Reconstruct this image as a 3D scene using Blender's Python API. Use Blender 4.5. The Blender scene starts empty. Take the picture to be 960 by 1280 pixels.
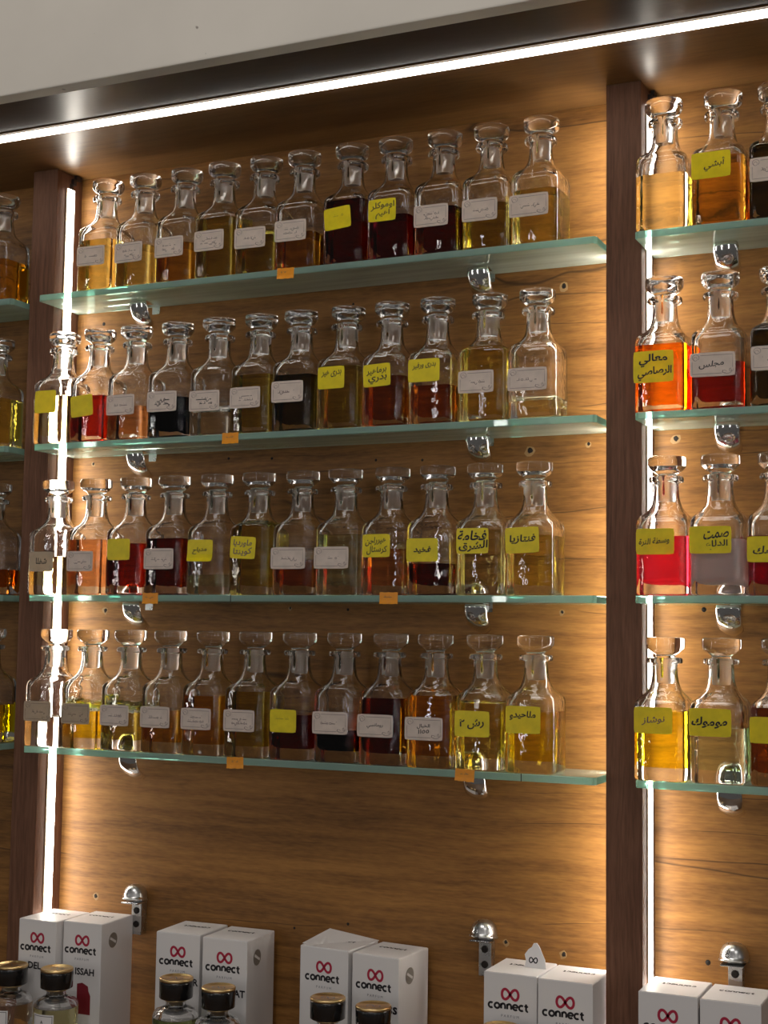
import bpy, bmesh, math, random
from mathutils import Vector, Matrix

S = bpy.context.scene
COL = S.collection
R = math.radians

# ------------------------------------------------------------------ camera
FPX = 1790.87
yaw, pitch, roll = R(24.7509), R(4.8874), R(0.7882)
fw = Vector((-math.sin(yaw)*math.cos(pitch), math.cos(yaw)*math.cos(pitch), math.sin(pitch)))
rt = Vector((math.cos(yaw), math.sin(yaw), 0))
up = rt.cross(fw)
r2 = rt*math.cos(roll) + up*math.sin(roll)
u2 = -rt*math.sin(roll) + up*math.cos(roll)
cam = bpy.data.cameras.new('camera')
cam.sensor_fit = 'HORIZONTAL'; cam.sensor_width = 36.0; cam.lens = FPX/960*36.0
cam.clip_start = 0.05; cam.clip_end = 50
co = bpy.data.objects.new('camera', cam); COL.objects.link(co)
M = Matrix.Identity(4)
for i in range(3):
    M[i][0], M[i][1], M[i][2] = r2[i], u2[i], -fw[i]
M[0][3], M[1][3], M[2][3] = 1.2581, -1.6648, -0.0312
co.matrix_world = M
S.camera = co

# ------------------------------------------------------------------ world, added fill light, exposure
w = bpy.data.worlds.new('room_ambience'); S.world = w; w.use_nodes = True
bg = w.node_tree.nodes['Background']
bg.inputs[0].default_value = (1.0, 0.93, 0.86, 1); bg.inputs[1].default_value = 0.06

def area(name, loc, rot, sx, sy, power, col=(1, .95, .9)):
    l = bpy.data.lights.new(name, 'AREA'); l.shape = 'RECTANGLE'; l.size = sx; l.size_y = sy
    l.energy = power; l.color = col
    o = bpy.data.objects.new(name, l); COL.objects.link(o); o.location = loc; o.rotation_euler = rot
    return o
area('added_fill_panel', (0.5, -1.5, 1.75), (R(30), 0, 0), 1.0, 0.5, 8.6)  # both overhead panels are added, unseen, to brighten the plaster and carton fronts
area('added_fill_panel', (2.2, -2.4, 1.9), (R(40), 0, R(25)), 0.9, 0.5, 6.0)

# added upright strips behind the camera, unseen, for reflections in the glass
for lx, ly in ((-2.2, -3.2), (-.6, -3.6), (1.1, -3.8), (2.8, -3.4), (4.2, -2.2)):
    o = area('added_reflection_strip', (lx, ly, .3), (0, 0, 0), .05, 1.6, 4.6)
    d = Vector((lx-.4, ly, 0)).normalized()          # the lamp shines along -Z, its long side stays upright
    X_ = Vector((0, 0, 1)).cross(d) * -1
    Mx = Matrix((( -X_.x, 0, d.x, lx), (-X_.y, 0, d.y, ly), (0, 1, 0, .3), (0, 0, 0, 1)))
    o.matrix_world = Mx
S.view_settings.view_transform = 'Standard'
S.view_settings.look = 'None'
S.view_settings.gamma = 1.0
S.view_settings.use_curve_mapping = False
S.view_settings.exposure = 0.12
LED_STRENGTH = 22.0
SOFFIT_STRENGTH = 9.0
S.cycles.max_bounces = 20
S.cycles.transmission_bounces = 20
S.cycles.glossy_bounces = 8
S.cycles.diffuse_bounces = 3
S.cycles.transparent_max_bounces = 40
S.cycles.sample_clamp_indirect = 6.0
S.cycles.blur_glossy = 1.0

# ------------------------------------------------------------------ dimensions (metres)
BAY = 0.80; PIL = 0.042; PD = 0.0576
SH_F = -0.094; SH_T = 0.0085
SHZ = [0.4306, 0.2224, 0.0160, -0.1875]
SOF = 0.6217
FLOORZ = -0.560
XL, XR = -0.56, 1.42
SHNAME = ['top', 'second', 'third', 'bottom']

# ------------------------------------------------------------------ materials
def newmat(name):
    m = bpy.data.materials.new(name); m.use_nodes = True
    nt = m.node_tree; nt.nodes.clear()
    out = nt.nodes.new('ShaderNodeOutputMaterial')
    return m, nt, out
def N(nt, t, **k):
    n = nt.nodes.new(t)
    for a, b in k.items():
        if a.startswith('i_'):
            n.inputs[a[2:].replace('_', ' ')].default_value = b
        else: setattr(n, a, b)
    return n
def pbr(name, col, rough=.5, metal=0, spec=.5, coat=0):
    m, nt, out = newmat(name)
    p = N(nt, 'ShaderNodeBsdfPrincipled')
    p.inputs['Base Color'].default_value = (*col, 1); p.inputs['Roughness'].default_value = rough
    p.inputs['Metallic'].default_value = metal; p.inputs['Specular IOR Level'].default_value = spec
    p.inputs['Coat Weight'].default_value = coat
    # faint procedural unevenness so nothing is a perfectly flat colour
    tc = N(nt, 'ShaderNodeTexCoord'); ns = N(nt, 'ShaderNodeTexNoise'); ns.inputs['Scale'].default_value = 60
    nt.links.new(tc.outputs['Object'], ns.inputs['Vector'])
    mp = N(nt, 'ShaderNodeMapRange'); mp.inputs['To Min'].default_value = max(0.0, rough-.05); mp.inputs['To Max'].default_value = min(1, rough+.05)
    nt.links.new(ns.outputs['Fac'], mp.inputs['Value']); nt.links.new(mp.outputs['Result'], p.inputs['Roughness'])
    nt.links.new(p.outputs[0], out.inputs[0])
    return m
def wood(name, dark, light, axis, rough=.4, grain=1.0, cracks=False, bump=.15, coat=0.0, spec=.5):
    m, nt, out = newmat(name); L = nt.links
    tc = N(nt, 'ShaderNodeTexCoord')
    def mapped(sc):
        mp = N(nt, 'ShaderNodeMapping'); mp.inputs['Scale'].default_value = sc
        L.new(tc.outputs['Object'], mp.inputs['Vector']); return mp
    along, across = 5.0, 120.0*grain
    sc = (along, across, across) if axis == 'x' else (across, across, along)
    warp = N(nt, 'ShaderNodeTexNoise'); warp.inputs['Scale'].default_value = 5.0; warp.inputs['Detail'].default_value = 2
    L.new(tc.outputs['Object'], warp.inputs['Vector'])
    va = N(nt, 'ShaderNodeVectorMath', operation='MULTIPLY_ADD'); va.inputs[1].default_value = (0.022, 0.022, 0.022)
    L.new(warp.outputs['Color'], va.inputs[0]); L.new(tc.outputs['Object'], va.inputs[2])
    mp1 = N(nt, 'ShaderNodeMapping'); mp1.inputs['Scale'].default_value = sc
    L.new(va.outputs[0], mp1.inputs['Vector'])
    n1 = N(nt, 'ShaderNodeTexNoise'); n1.inputs['Scale'].default_value = 1.0; n1.inputs['Detail'].default_value = 7; n1.inputs['Roughness'].default_value = .62
    L.new(mp1.outputs[0], n1.inputs['Vector'])
    mp2 = N(nt, 'ShaderNodeMapping'); mp2.inputs['Scale'].default_value = (2.2, 22, 22) if axis == 'x' else (22, 22, 2.2)
    L.new(va.outputs[0], mp2.inputs['Vector'])
    n2 = N(nt, 'ShaderNodeTexNoise'); n2.inputs['Scale'].default_value = 1.0; n2.inputs['Detail'].default_value = 4
    L.new(mp2.outputs[0], n2.inputs['Vector'])
    mix = N(nt, 'ShaderNodeMath', operation='MULTIPLY_ADD'); mix.inputs[1].default_value = .55
    h = N(nt, 'ShaderNodeMath', operation='MULTIPLY'); h.inputs[1].default_value = .45
    L.new(n2.outputs['Fac'], h.inputs[0]); L.new(n1.outputs['Fac'], mix.inputs[0]); L.new(h.outputs[0], mix.inputs[2])
    cr = N(nt, 'ShaderNodeValToRGB'); e = cr.color_ramp.elements
    e[0].position = .24 if cracks else .3; e[0].color = (*dark, 1); e[1].position = .72 if cracks else .68; e[1].color = (*light, 1)
    # micro pores on top of the broad figure
    mp5 = N(nt, 'ShaderNodeMapping'); mp5.inputs['Scale'].default_value = (60, 420, 420) if axis == 'x' else (420, 420, 40)
    L.new(tc.outputs['Object'], mp5.inputs['Vector'])
    n5 = N(nt, 'ShaderNodeTexNoise'); n5.inputs['Scale'].default_value = 1.0; n5.inputs['Detail'].default_value = 3
    L.new(mp5.outputs[0], n5.inputs['Vector'])
    q = N(nt, 'ShaderNodeMath', operation='MULTIPLY_ADD'); q.inputs[1].default_value = .30; q.inputs[2].default_value = -.15
    L.new(n5.outputs['Fac'], q.inputs[0])
    mm = N(nt, 'ShaderNodeMath', operation='ADD'); L.new(mix.outputs[0], mm.inputs[0]); L.new(q.outputs[0], mm.inputs[1])
    L.new(mm.outputs[0], cr.inputs[0])
    col = cr.outputs[0]; height = mm.outputs[0]
    if cracks:
        mp3 = N(nt, 'ShaderNodeMapping'); mp3.inputs['Scale'].default_value = (1.1, 15, 15)
        L.new(va.outputs[0], mp3.inputs['Vector'])
        n3 = N(nt, 'ShaderNodeTexNoise'); n3.inputs['Scale'].default_value = 1.0; n3.inputs['Detail'].default_value = 1.5
        L.new(mp3.outputs[0], n3.inputs['Vector'])
        ab = N(nt, 'ShaderNodeMath', operation='SUBTRACT'); ab.inputs[1].default_value = .5; L.new(n3.outputs['Fac'], ab.inputs[0])
        a2 = N(nt, 'ShaderNodeMath', operation='ABSOLUTE'); L.new(ab.outputs[0], a2.inputs[0])
        lt = N(nt, 'ShaderNodeMapRange'); lt.inputs['From Min'].default_value = 0.0; lt.inputs['From Max'].default_value = .0055
        lt.inputs['To Min'].default_value = 1; lt.inputs['To Max'].default_value = 0
        L.new(a2.outputs[0], lt.inputs['Value'])
        n4 = N(nt, 'ShaderNodeTexNoise'); n4.inputs['Scale'].default_value = 4.5
        L.new(tc.outputs['Object'], n4.inputs['Vector'])
        g = N(nt, 'ShaderNodeMapRange'); g.inputs['From Min'].default_value = .50; g.inputs['From Max'].default_value = .57
        L.new(n4.outputs['Fac'], g.inputs['Value'])
        f = N(nt, 'ShaderNodeMath', operation='MULTIPLY'); L.new(lt.outputs[0], f.inputs[0]); L.new(g.outputs[0], f.inputs[1])
        mx = N(nt, 'ShaderNodeMixRGB'); mx.inputs[2].default_value = (.035, .016, .008, 1)
        f2 = N(nt, 'ShaderNodeMath', operation='MULTIPLY'); f2.inputs[1].default_value = .8; L.new(f.outputs[0], f2.inputs[0])
        L.new(f2.outputs[0], mx.inputs[0]); L.new(col, mx.inputs[1]); col = mx.outputs[0]
    p = N(nt, 'ShaderNodeBsdfPrincipled'); p.inputs['Roughness'].default_value = rough; p.inputs['Coat Weight'].default_value = coat
    p.inputs['Specular IOR Level'].default_value = spec
    p.inputs['Coat Roughness'].default_value = .15
    L.new(col, p.inputs['Base Color'])
    b = N(nt, 'ShaderNodeBump'); b.inputs['Strength'].default_value = bump; b.inputs['Distance'].default_value = .001
    L.new(height, b.inputs['Height']); L.new(b.outputs[0], p.inputs['Normal'])
    L.new(p.outputs[0], out.inputs[0])
    return m
def plaster(name, col):
    m, nt, out = newmat(name); L = nt.links
    tc = N(nt, 'ShaderNodeTexCoord')
    n = N(nt, 'ShaderNodeTexNoise'); n.inputs['Scale'].default_value = 9; n.inputs['Detail'].default_value = 6
    L.new(tc.outputs['Object'], n.inputs['Vector'])
    cr = N(nt, 'ShaderNodeValToRGB'); e = cr.color_ramp.elements
    e[0].position = .3; e[0].color = (*[c*.93 for c in col], 1); e[1].position = .7; e[1].color = (*col, 1)
    L.new(n.outputs['Fac'], cr.inputs[0])
    v = N(nt, 'ShaderNodeTexNoise'); v.inputs['Scale'].default_value = 55; v.inputs['Detail'].default_value = 1
    L.new(tc.outputs['Object'], v.inputs['Vector'])
    sp = N(nt, 'ShaderNodeMapRange'); sp.inputs['From Min'].default_value = .76; sp.inputs['From Max'].default_value = .80
    L.new(v.outputs['Fac'], sp.inputs['Value'])
    mx = N(nt, 'ShaderNodeMixRGB'); mx.inputs[2].default_value = (.12, .09, .07, 1)
    L.new(sp.outputs[0], mx.inputs[0]); L.new(cr.outputs[0], mx.inputs[1])
    p = N(nt, 'ShaderNodeBsdfPrincipled'); p.inputs['Roughness'].default_value = .7
    L.new(mx.outputs[0], p.inputs['Base Color'])
    b = N(nt, 'ShaderNodeBump'); b.inputs['Strength'].default_value = .2; b.inputs['Distance'].default_value = .001
    L.new(v.outputs['Fac'], b.inputs['Height']); L.new(b.outputs[0], p.inputs['Normal'])
    L.new(p.outputs[0], out.inputs[0]); return m
def glass(name, rough=0.0, col=(1, 1, 1), ior=1.5, wavy=0.0):
    m, nt, out = newmat(name)
    g = N(nt, 'ShaderNodeBsdfGlass'); g.inputs['Color'].default_value = (*col, 1)
    g.inputs['Roughness'].default_value = rough; g.inputs['IOR'].default_value = ior
    if wavy:
        tc = N(nt, 'ShaderNodeTexCoord'); ns = N(nt, 'ShaderNodeTexNoise'); ns.inputs['Scale'].default_value = 130; ns.inputs['Detail'].default_value = 1
        oi = N(nt, 'ShaderNodeObjectInfo'); ad = N(nt, 'ShaderNodeVectorMath', operation='ADD')
        nt.links.new(tc.outputs['Object'], ad.inputs[0]); nt.links.new(oi.outputs['Location'], ad.inputs[1]); nt.links.new(ad.outputs[0], ns.inputs['Vector'])
        b = N(nt, 'ShaderNodeBump'); b.inputs['Strength'].default_value = wavy; b.inputs['Distance'].default_value = .001
        nt.links.new(ns.outputs['Fac'], b.inputs['Height']); nt.links.new(b.outputs[0], g.inputs['Normal'])
    nt.links.new(g.outputs[0], out.inputs[0]); return m
def emit(name, col, st):
    m, nt, out = newmat(name)
    e = N(nt, 'ShaderNodeEmission'); e.inputs[0].default_value = (*col, 1); e.inputs[1].default_value = st
    nt.links.new(e.outputs[0], out.inputs[0]); return m
def sheet_glass(name, tint, diff, dcol):
    """clear float glass: tinted see-through, Fresnel mirror, a pale colour share for dust and for light caught inside the glass"""
    m, nt, out = newmat(name); L = nt.links
    t = N(nt, 'ShaderNodeBsdfTransparent'); t.inputs[0].default_value = (*tint, 1)
    d = N(nt, 'ShaderNodeBsdfDiffuse'); d.inputs[0].default_value = (*dcol, 1)
    tl = N(nt, 'ShaderNodeBsdfTranslucent'); tl.inputs[0].default_value = (*dcol, 1)
    dm = N(nt, 'ShaderNodeMixShader'); dm.inputs[0].default_value = .6; L.new(d.outputs[0], dm.inputs[1]); L.new(tl.outputs[0], dm.inputs[2])
    tc = N(nt, 'ShaderNodeTexCoord'); mp = N(nt, 'ShaderNodeMapping'); mp.inputs['Scale'].default_value = (4, 60, 1)
    ns = N(nt, 'ShaderNodeTexNoise'); ns.inputs['Scale'].default_value = 1; ns.inputs['Detail'].default_value = 5
    L.new(tc.outputs['Object'], mp.inputs[0]); L.new(mp.outputs[0], ns.inputs['Vector'])
    mr = N(nt, 'ShaderNodeMapRange'); mr.inputs['To Min'].default_value = diff*.6; mr.inputs['To Max'].default_value = diff*1.4
    L.new(ns.outputs['Fac'], mr.inputs['Value'])
    m1 = N(nt, 'ShaderNodeMixShader'); L.new(mr.outputs[0], m1.inputs[0]); L.new(t.outputs[0], m1.inputs[1]); L.new(dm.outputs[0], m1.inputs[2])
    fr = N(nt, 'ShaderNodeFresnel'); fr.inputs[0].default_value = 1.5
    gl = N(nt, 'ShaderNodeBsdfGlossy'); gl.inputs['Roughness'].default_value = .02; gl.inputs[0].default_value = (.9, 1, .97, 1)
    m2 = N(nt, 'ShaderNodeMixShader'); L.new(fr.outputs[0], m2.inputs[0]); L.new(m1.outputs[0], m2.inputs[1]); L.new(gl.outputs[0], m2.inputs[2])
    L.new(m2.outputs[0], out.inputs[0]); return m
def paper(name, col, trans=.25):
    m, nt, out = newmat(name); L = nt.links
    tc = N(nt, 'ShaderNodeTexCoord'); ns = N(nt, 'ShaderNodeTexNoise'); ns.inputs['Scale'].default_value = 90; ns.inputs['Detail'].default_value = 3
    L.new(tc.outputs['Object'], ns.inputs['Vector'])
    cr = N(nt, 'ShaderNodeValToRGB'); e = cr.color_ramp.elements
    e[0].position = .3; e[0].color = (*[c*.86 for c in col], 1); e[1].position = .7; e[1].color = (*col, 1)
    L.new(ns.outputs['Fac'], cr.inputs[0])
    d = N(nt, 'ShaderNodeBsdfDiffuse'); t = N(nt, 'ShaderNodeBsdfTranslucent')
    L.new(cr.outputs[0], d.inputs[0]); L.new(cr.outputs[0], t.inputs[0])
    g = N(nt, 'ShaderNodeBsdfGlossy'); g.inputs['Roughness'].default_value = .35
    mx = N(nt, 'ShaderNodeMixShader'); mx.inputs[0].default_value = trans
    L.new(d.outputs[0], mx.inputs[1]); L.new(t.outputs[0], mx.inputs[2])
    m2 = N(nt, 'ShaderNodeMixShader'); m2.inputs[0].default_value = .04
    L.new(mx.outputs[0], m2.inputs[1]); L.new(g.outputs[0], m2.inputs[2])
    L.new(m2.outputs[0], out.inputs[0]); return m
_liq = {}
def liquid_mat(col, cloudy=0.0):
    k = (col, cloudy)
    if k in _liq: return _liq[k]
    m, nt, out = newmat('perfume_liquid'); L = nt.links
    t = N(nt, 'ShaderNodeBsdfTransparent'); t.inputs[0].default_value = (*col, 1)
    if cloudy:
        tl = N(nt, 'ShaderNodeBsdfTranslucent'); tl.inputs[0].default_value = (*col, 1)
        df = N(nt, 'ShaderNodeBsdfDiffuse'); df.inputs[0].default_value = (*col, 1)
        a = N(nt, 'ShaderNodeMixShader'); L.new(tl.outputs[0], a.inputs[1]); L.new(df.outputs[0], a.inputs[2])
        b = N(nt, 'ShaderNodeMixShader'); b.inputs[0].default_value = cloudy
        L.new(t.outputs[0], b.inputs[1]); L.new(a.outputs[0], b.inputs[2]); L.new(b.outputs[0], out.inputs[0])
    else: L.new(t.outputs[0], out.inputs[0])
    _liq[k] = m; return m

MAT = dict(
    panel=wood('rustic_oak_laminate', (.070, .027, .007), (.43, .20, .052), 'x', rough=.5, spec=.3, cracks=True, coat=.0),
    pillar=wood('dark_walnut_laminate', (.085, .036, .020), (.22, .105, .062), 'z', rough=.55, spec=.22, grain=2.0, bump=.1),
    soffit=wood('brown_soffit_laminate', (.14, .062, .018), (.27, .135, .045), 'x', rough=.36, bump=.05),
    fascia=wood('dark_fascia_laminate', (.035, .018, .011), (.06, .032, .020), 'x', rough=.3, bump=.05, spec=.2),
    plaster=plaster('cream_plaster', (.78, .73, .65)),
    counter=wood('counter_laminate', (.10, .052, .024), (.19, .105, .05), 'x', rough=.4),
    led=emit('led_diffuser_white', (1.0, .93, .82), LED_STRENGTH),
    ledtop=emit('led_diffuser_white_soffit', (1.0, .95, .86), SOFFIT_STRENGTH),
    alu=pbr('beige_plastic_channel', (.55, .42, .28), .45),
    glass=glass('clear_bottle_glass', wavy=.22),
    frost=glass('ground_glass', rough=.28),
    surface=glass('liquid_surface', ior=1.4),
    shelf=sheet_glass('float_glass', (.90, .95, .92), .55, (.92, .93, .84)),
    edge=sheet_glass('green_glass_edge', (.35, .66, .58), .62, (.62, .88, .80)),
    white=paper('white_sticker_paper', (.78, .66, .58), .22),
    beige=paper('thin_beige_sticker_paper', (.62, .50, .36), .4),
    yellow=paper('yellow_sticker_paper', (.96, .80, .010), .32),
    orange=paper('orange_sticker_paper', (.93, .36, .02), .15),
    ink=pbr('black_ink', (.012, .010, .014), .6),
    faint=pbr('faded_grey_ink', (.15, .10, .10), .7),
    faintyellow=pbr('faded_olive_ink', (.42, .33, .02), .7),
    chrome=pbr('polished_chrome', (.82, .82, .82), .1, 1),
    chromed=pbr('satin_chrome', (.6, .6, .6), .28, 1),
    card=pbr('white_carton', (.78, .76, .76), .45),
    crimson=pbr('crimson_print', (.42, .012, .05), .4),
    red=pbr('dark_red_print', (.22, .008, .02), .4),
    grey=pbr('grey_print', (.2, .2, .24), .5),
    seal=pbr('silver_seal', (.34, .32, .29), .45, .5),
    black=pbr('black_gloss_plastic', (.008, .008, .009), .18, 0, .5, .5),
    gold=pbr('gold_metal', (.86, .62, .30), .32, 1),
    hole=pbr('dark_hole', (.01, .006, .004), .8),
    chip=pbr('chipped_board', (.36, .22, .10), .8),
    cable=pbr('dark_cable', (.02, .012, .012), .5),
)

# ------------------------------------------------------------------ builders
def obj(name, bm, mats, parent=None, smooth=False, loc=None):
    me = bpy.data.meshes.new(name)
    bm.normal_update()
    bm.to_mesh(me); bm.free()
    if not isinstance(mats, (list, tuple)): mats = [mats]
    for m in mats: me.materials.append(MAT[m] if isinstance(m, str) else m)
    if smooth:
        for p in me.polygons: p.use_smooth = True
    o = bpy.data.objects.new(name, me); COL.objects.link(o)
    if parent: o.parent = parent
    if loc: o.location = loc
    return o
def tag(o, label, cat, group=None):
    o['label'] = label; o['category'] = cat
    if group: o['group'] = group
    return o
def struct(o): o['kind'] = 'structure'; return o
def thing(name, loc, label, cat, group=None, rz=0):
    o = bpy.data.objects.new(name, None); COL.objects.link(o); o.empty_display_size = .02
    o.location = loc; o.rotation_euler = (0, 0, rz)
    return tag(o, label, cat, group)
def box(bm, x0, x1, y0, y1, z0, z1, mi=0, bevel=0, M=None):
    r = bmesh.ops.create_cube(bm, size=1)
    vs = r['verts']
    for v in vs:
        v.co = Vector(((x0+x1)/2+v.co.x*(x1-x0), (y0+y1)/2+v.co.y*(y1-y0), (z0+z1)/2+v.co.z*(z1-z0)))
        if M: v.co = M @ v.co
    fs = {f for v in vs for f in v.link_faces}
    for f in fs: f.material_index = mi
    if bevel:
        es = {e for v in vs for e in v.link_edges}
        rr = bmesh.ops.bevel(bm, geom=list(es), offset=bevel, segments=2, affect='EDGES', profile=.6)
        for f in rr['faces']: f.material_index = mi
def mb(*boxes, **k):
    bm = bmesh.new()
    for b in boxes: box(bm, *b, **k)
    return bm
def lathe(bm, prof, seg=32, mi=None, cap0=True, cap1=True):
    rings = []
    for (r, z) in prof:
        rings.append([bm.verts.new((r*math.cos(2*math.pi*i/seg), r*math.sin(2*math.pi*i/seg), z)) for i in range(seg)])
    for k in range(len(rings)-1):
        a, b = rings[k], rings[k+1]
        for i in range(seg):
            f = bm.faces.new((a[i], a[(i+1) % seg], b[(i+1) % seg], b[i])); f.smooth = True
            if mi: f.material_index = mi[k]
    if cap0: bm.faces.new(rings[0][::-1])
    if cap1: bm.faces.new(rings[-1])
def rsq(w, r, n=6):
    """rounded square outline, half width w, corner radius r, counter-clockwise"""
    r = min(r, w); pts = []
    for q in range(4):
        cx, cy = [(1, 1), (-1, 1), (-1, -1), (1, -1)][q]
        for i in range(n+1):
            a = math.pi/2*q + math.pi/2*i/n
            pts.append((cx*(w-r)+r*math.cos(a), cy*(w-r)+r*math.sin(a)))
    return pts
def loft(bm, levels, mi=0, flip=False, cap0=False, cap1=False, n=6):
    """levels: (half width, corner radius, z)"""
    rings = [[bm.verts.new((x, y, z)) for x, y in rsq(w, r, n)] for w, r, z in levels]
    for k in range(len(rings)-1):
        a, b = rings[k], rings[k+1]; m = len(a)
        for i in range(m):
            q = (a[i], a[(i+1) % m], b[(i+1) % m], b[i])
            f = bm.faces.new(q[::-1] if flip else q); f.smooth = True; f.material_index = mi
    if cap0: f = bm.faces.new(rings[0] if flip else rings[0][::-1]); f.material_index = mi
    if cap1: f = bm.faces.new(rings[-1][::-1] if flip else rings[-1]); f.material_index = mi
    return rings
def ribbon(bm, pts, w, y=0.0, closed=False):
    """flat ink stroke in the XZ plane, facing -Y"""
    n = len(pts)
    if n < 2: return
    Ls, Rs = [], []
    for i in range(n):
        p = Vector(pts[i]).to_2d()
        a = Vector(pts[(i-1) % n] if (closed or i) else pts[0]).to_2d(); b = Vector(pts[(i+1) % n] if (closed or i < n-1) else pts[-1]).to_2d()
        d = (b-a); d = d.normalized() if d.length > 1e-9 else Vector((1, 0))
        nn = Vector((-d.y, d.x))*w/2
        Ls.append(bm.verts.new((p.x+nn.x, y, p.y+nn.y))); Rs.append(bm.verts.new((p.x-nn.x, y, p.y-nn.y)))
    for i in range(n if closed else n-1):
        j = (i+1) % n
        try: bm.faces.new((Ls[i], Rs[i], Rs[j], Ls[j]))
        except ValueError: pass
def arc(cx, cz, rx, rz, a0, a1, n=14):
    return [(cx+rx*math.cos(R(a0+(a1-a0)*i/n)), cz+rz*math.sin(R(a0+(a1-a0)*i/n))) for i in range(n+1)]

# Arabic joining forms, laid out right to left
FORMS = {'ا': ('ﺍ', 'ﺎ'), 'أ': ('ﺃ', 'ﺄ'), 'ب': 'ﺏﺐﺑﺒ', 'ت': 'ﺕﺖﺗﺘ', 'ة': ('ﺓ', 'ﺔ'), 'خ': 'ﺥﺦﺧﺨ', 'ج': 'ﺝﺞﺟﺠ', 'ح': 'ﺡﺢﺣﺤ',
         'د': ('ﺩ', 'ﺪ'), 'ر': ('ﺭ', 'ﺮ'), 'ز': ('ﺯ', 'ﺰ'), 'س': 'ﺱﺲﺳﺴ', 'ش': 'ﺵﺶﺷﺸ', 'ص': 'ﺹﺺﺻﺼ', 'ف': 'ﻑﻒﻓﻔ', 'ق': 'ﻕﻖﻗﻘ',
         'ك': 'ﻙﻚﻛﻜ', 'ل': 'ﻝﻞﻟﻠ', 'م': 'ﻡﻢﻣﻤ', 'ن': 'ﻥﻦﻧﻨ', 'ه': 'ﻩﻪﻫﻬ', 'و': ('ﻭ', 'ﻮ'), 'ي': 'ﻱﻲﻳﻴ', 'ى': ('ﻯ', 'ﻰ'),
         'ع': 'ﻉﻊﻋﻌ', 'ط': 'ﻁﻂﻃﻄ'}
def shape(t):
    out = []
    for i, c in enumerate(t):
        f = FORMS.get(c)
        if not f: out.append(c); continue
        pj = i > 0 and t[i-1] in FORMS and len(FORMS[t[i-1]]) == 4
        nj = i+1 < len(t) and t[i+1] in FORMS and len(f) == 4
        out.append(f[(3 if nj else 1) if pj else (2 if nj else 0)])
    return ''.join(out)[::-1]
def text_bm(lines, width, height, bold=.02, arabic=True, slant=.0, wob=0.0, seed=0, maxw=True):
    """text as a flat bmesh centred at the origin in XZ, fitted into width x height"""
    rnd = random.Random(seed)
    bm = bmesh.new(); nl = len(lines); rows = []
    for li, s in enumerate(lines):
        c = bpy.data.curves.new('t', 'FONT'); c.body = shape(s) if arabic else s
        c.resolution_u = 2; c.offset = bold; c.size = 1
        o = bpy.data.objects.new('t', c); COL.objects.link(o)
        dg = bpy.context.evaluated_depsgraph_get()
        me = bpy.data.meshes.new_from_object(o.evaluated_get(dg))
        bpy.data.objects.remove(o); bpy.data.curves.remove(c)
        b2 = bmesh.new(); b2.from_mesh(me); bpy.data.meshes.remove(me)
        rows.append(b2)
    lh = height/nl
    for li, b2 in enumerate(rows):
        xs = [v.co.x for v in b2.verts]; ys = [v.co.y for v in b2.verts]
        cx, cy = (min(xs)+max(xs))/2, (min(ys)+max(ys))/2
        sx = width/(max(xs)-min(xs)); sy = lh*.92/(max(ys)-min(ys))
        if not maxw: sx = sy = min(sx, sy)
        else: sx = min(sx, sy*1.25); sy = min(sy, sx*1.5)
        ph = rnd.uniform(0, 6)
        ox = rnd.uniform(-.03, .03)*width if wob else 0
        vm = {}
        for v in b2.verts:
            x = (v.co.x-cx)*sx; z = (v.co.y-cy)*sy
            x += slant*z
            if wob: z += wob*lh*math.sin(x/width*5+ph); x += wob*.5*lh*math.sin(z/lh*4+ph*2)
            vm[v] = bm.verts.new((x+ox, 0, z + (nl-1)*lh/2 - li*lh))
        for f in b2.faces:
            try: bm.faces.new([vm[v] for v in f.verts])
            except ValueError: pass
        b2.free()
    return bm
def xform(bm, M): bmesh.ops.transform(bm, matrix=M, verts=bm.verts); return bm

# ------------------------------------------------------------------ the setting
wall = struct(obj('wall_back', mb((XL, XR, 0, .018, FLOORZ, SOF)), 'panel'))
PX = [(-PIL, 0.0), (BAY, BAY+PIL)]
for i, (a, b) in enumerate(PX):
    struct(obj('trim_%d' % (i+1), mb((a, b, -PD, 0, FLOORZ, SOF), bevel=.0006), 'pillar'))
struct(obj('ceiling', mb((XL, XR, -.2015, .018, SOF, SOF+.02)), 'soffit'))
struct(obj('trim_3', mb((XL, XR, -.2893, -.2015, SOF+.0015, SOF+.0215), bevel=.001), 'fascia'))
struct(obj('wall_upper', mb((XL, XR, -.312, -.2893, SOF-.001, 1.15), bevel=.002), 'plaster'))
struct(obj('trim_4', mb((XL, XR, -.42, .018, FLOORZ-.03, FLOORZ)), 'counter'))

# drilled holes with chipped rims in the back panel (x, z, radius, chipped)
rnd = random.Random(4)
HOLES = [(.7303, .3996, 3.2, 1), (.6879, .1971, 3.4, 1), (.7621, .2018, 2.0, 1), (.8683, .2038, 3.2, 1), (.9002, .0026, 2.4, 0),
         (.035, .2046, 1.8, 1), (.2576, .2039, 1.6, 0), (.3246, .2013, 1.6, 0), (.3569, .0019, 1.5, 1), (.4413, .0002, 1.6, 0),
         (.7295, -.0012, 1.8, 1), (.0632, -.0029, 2.6, 1), (.0616, -.3957, 2.6, 1), (.3717, -.4091, 1.4, 0), (.4483, -.3968, 1.6, 0),
         (.7328, -.405, 2.6, 1), (.0455, .4058, 2.2, 0), (.9026, -.3964, 2.6, 0), (.4782, .1932, 1.5, 0), (.5434, .1907, 1.5, 0),
         (.6601, -.398, 2.2, 1), (.4420, .4010, 1.5, 0), (-.0700, .4080, 1.8, 0), (-.0680, .0, 2.0, 1)]
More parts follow.
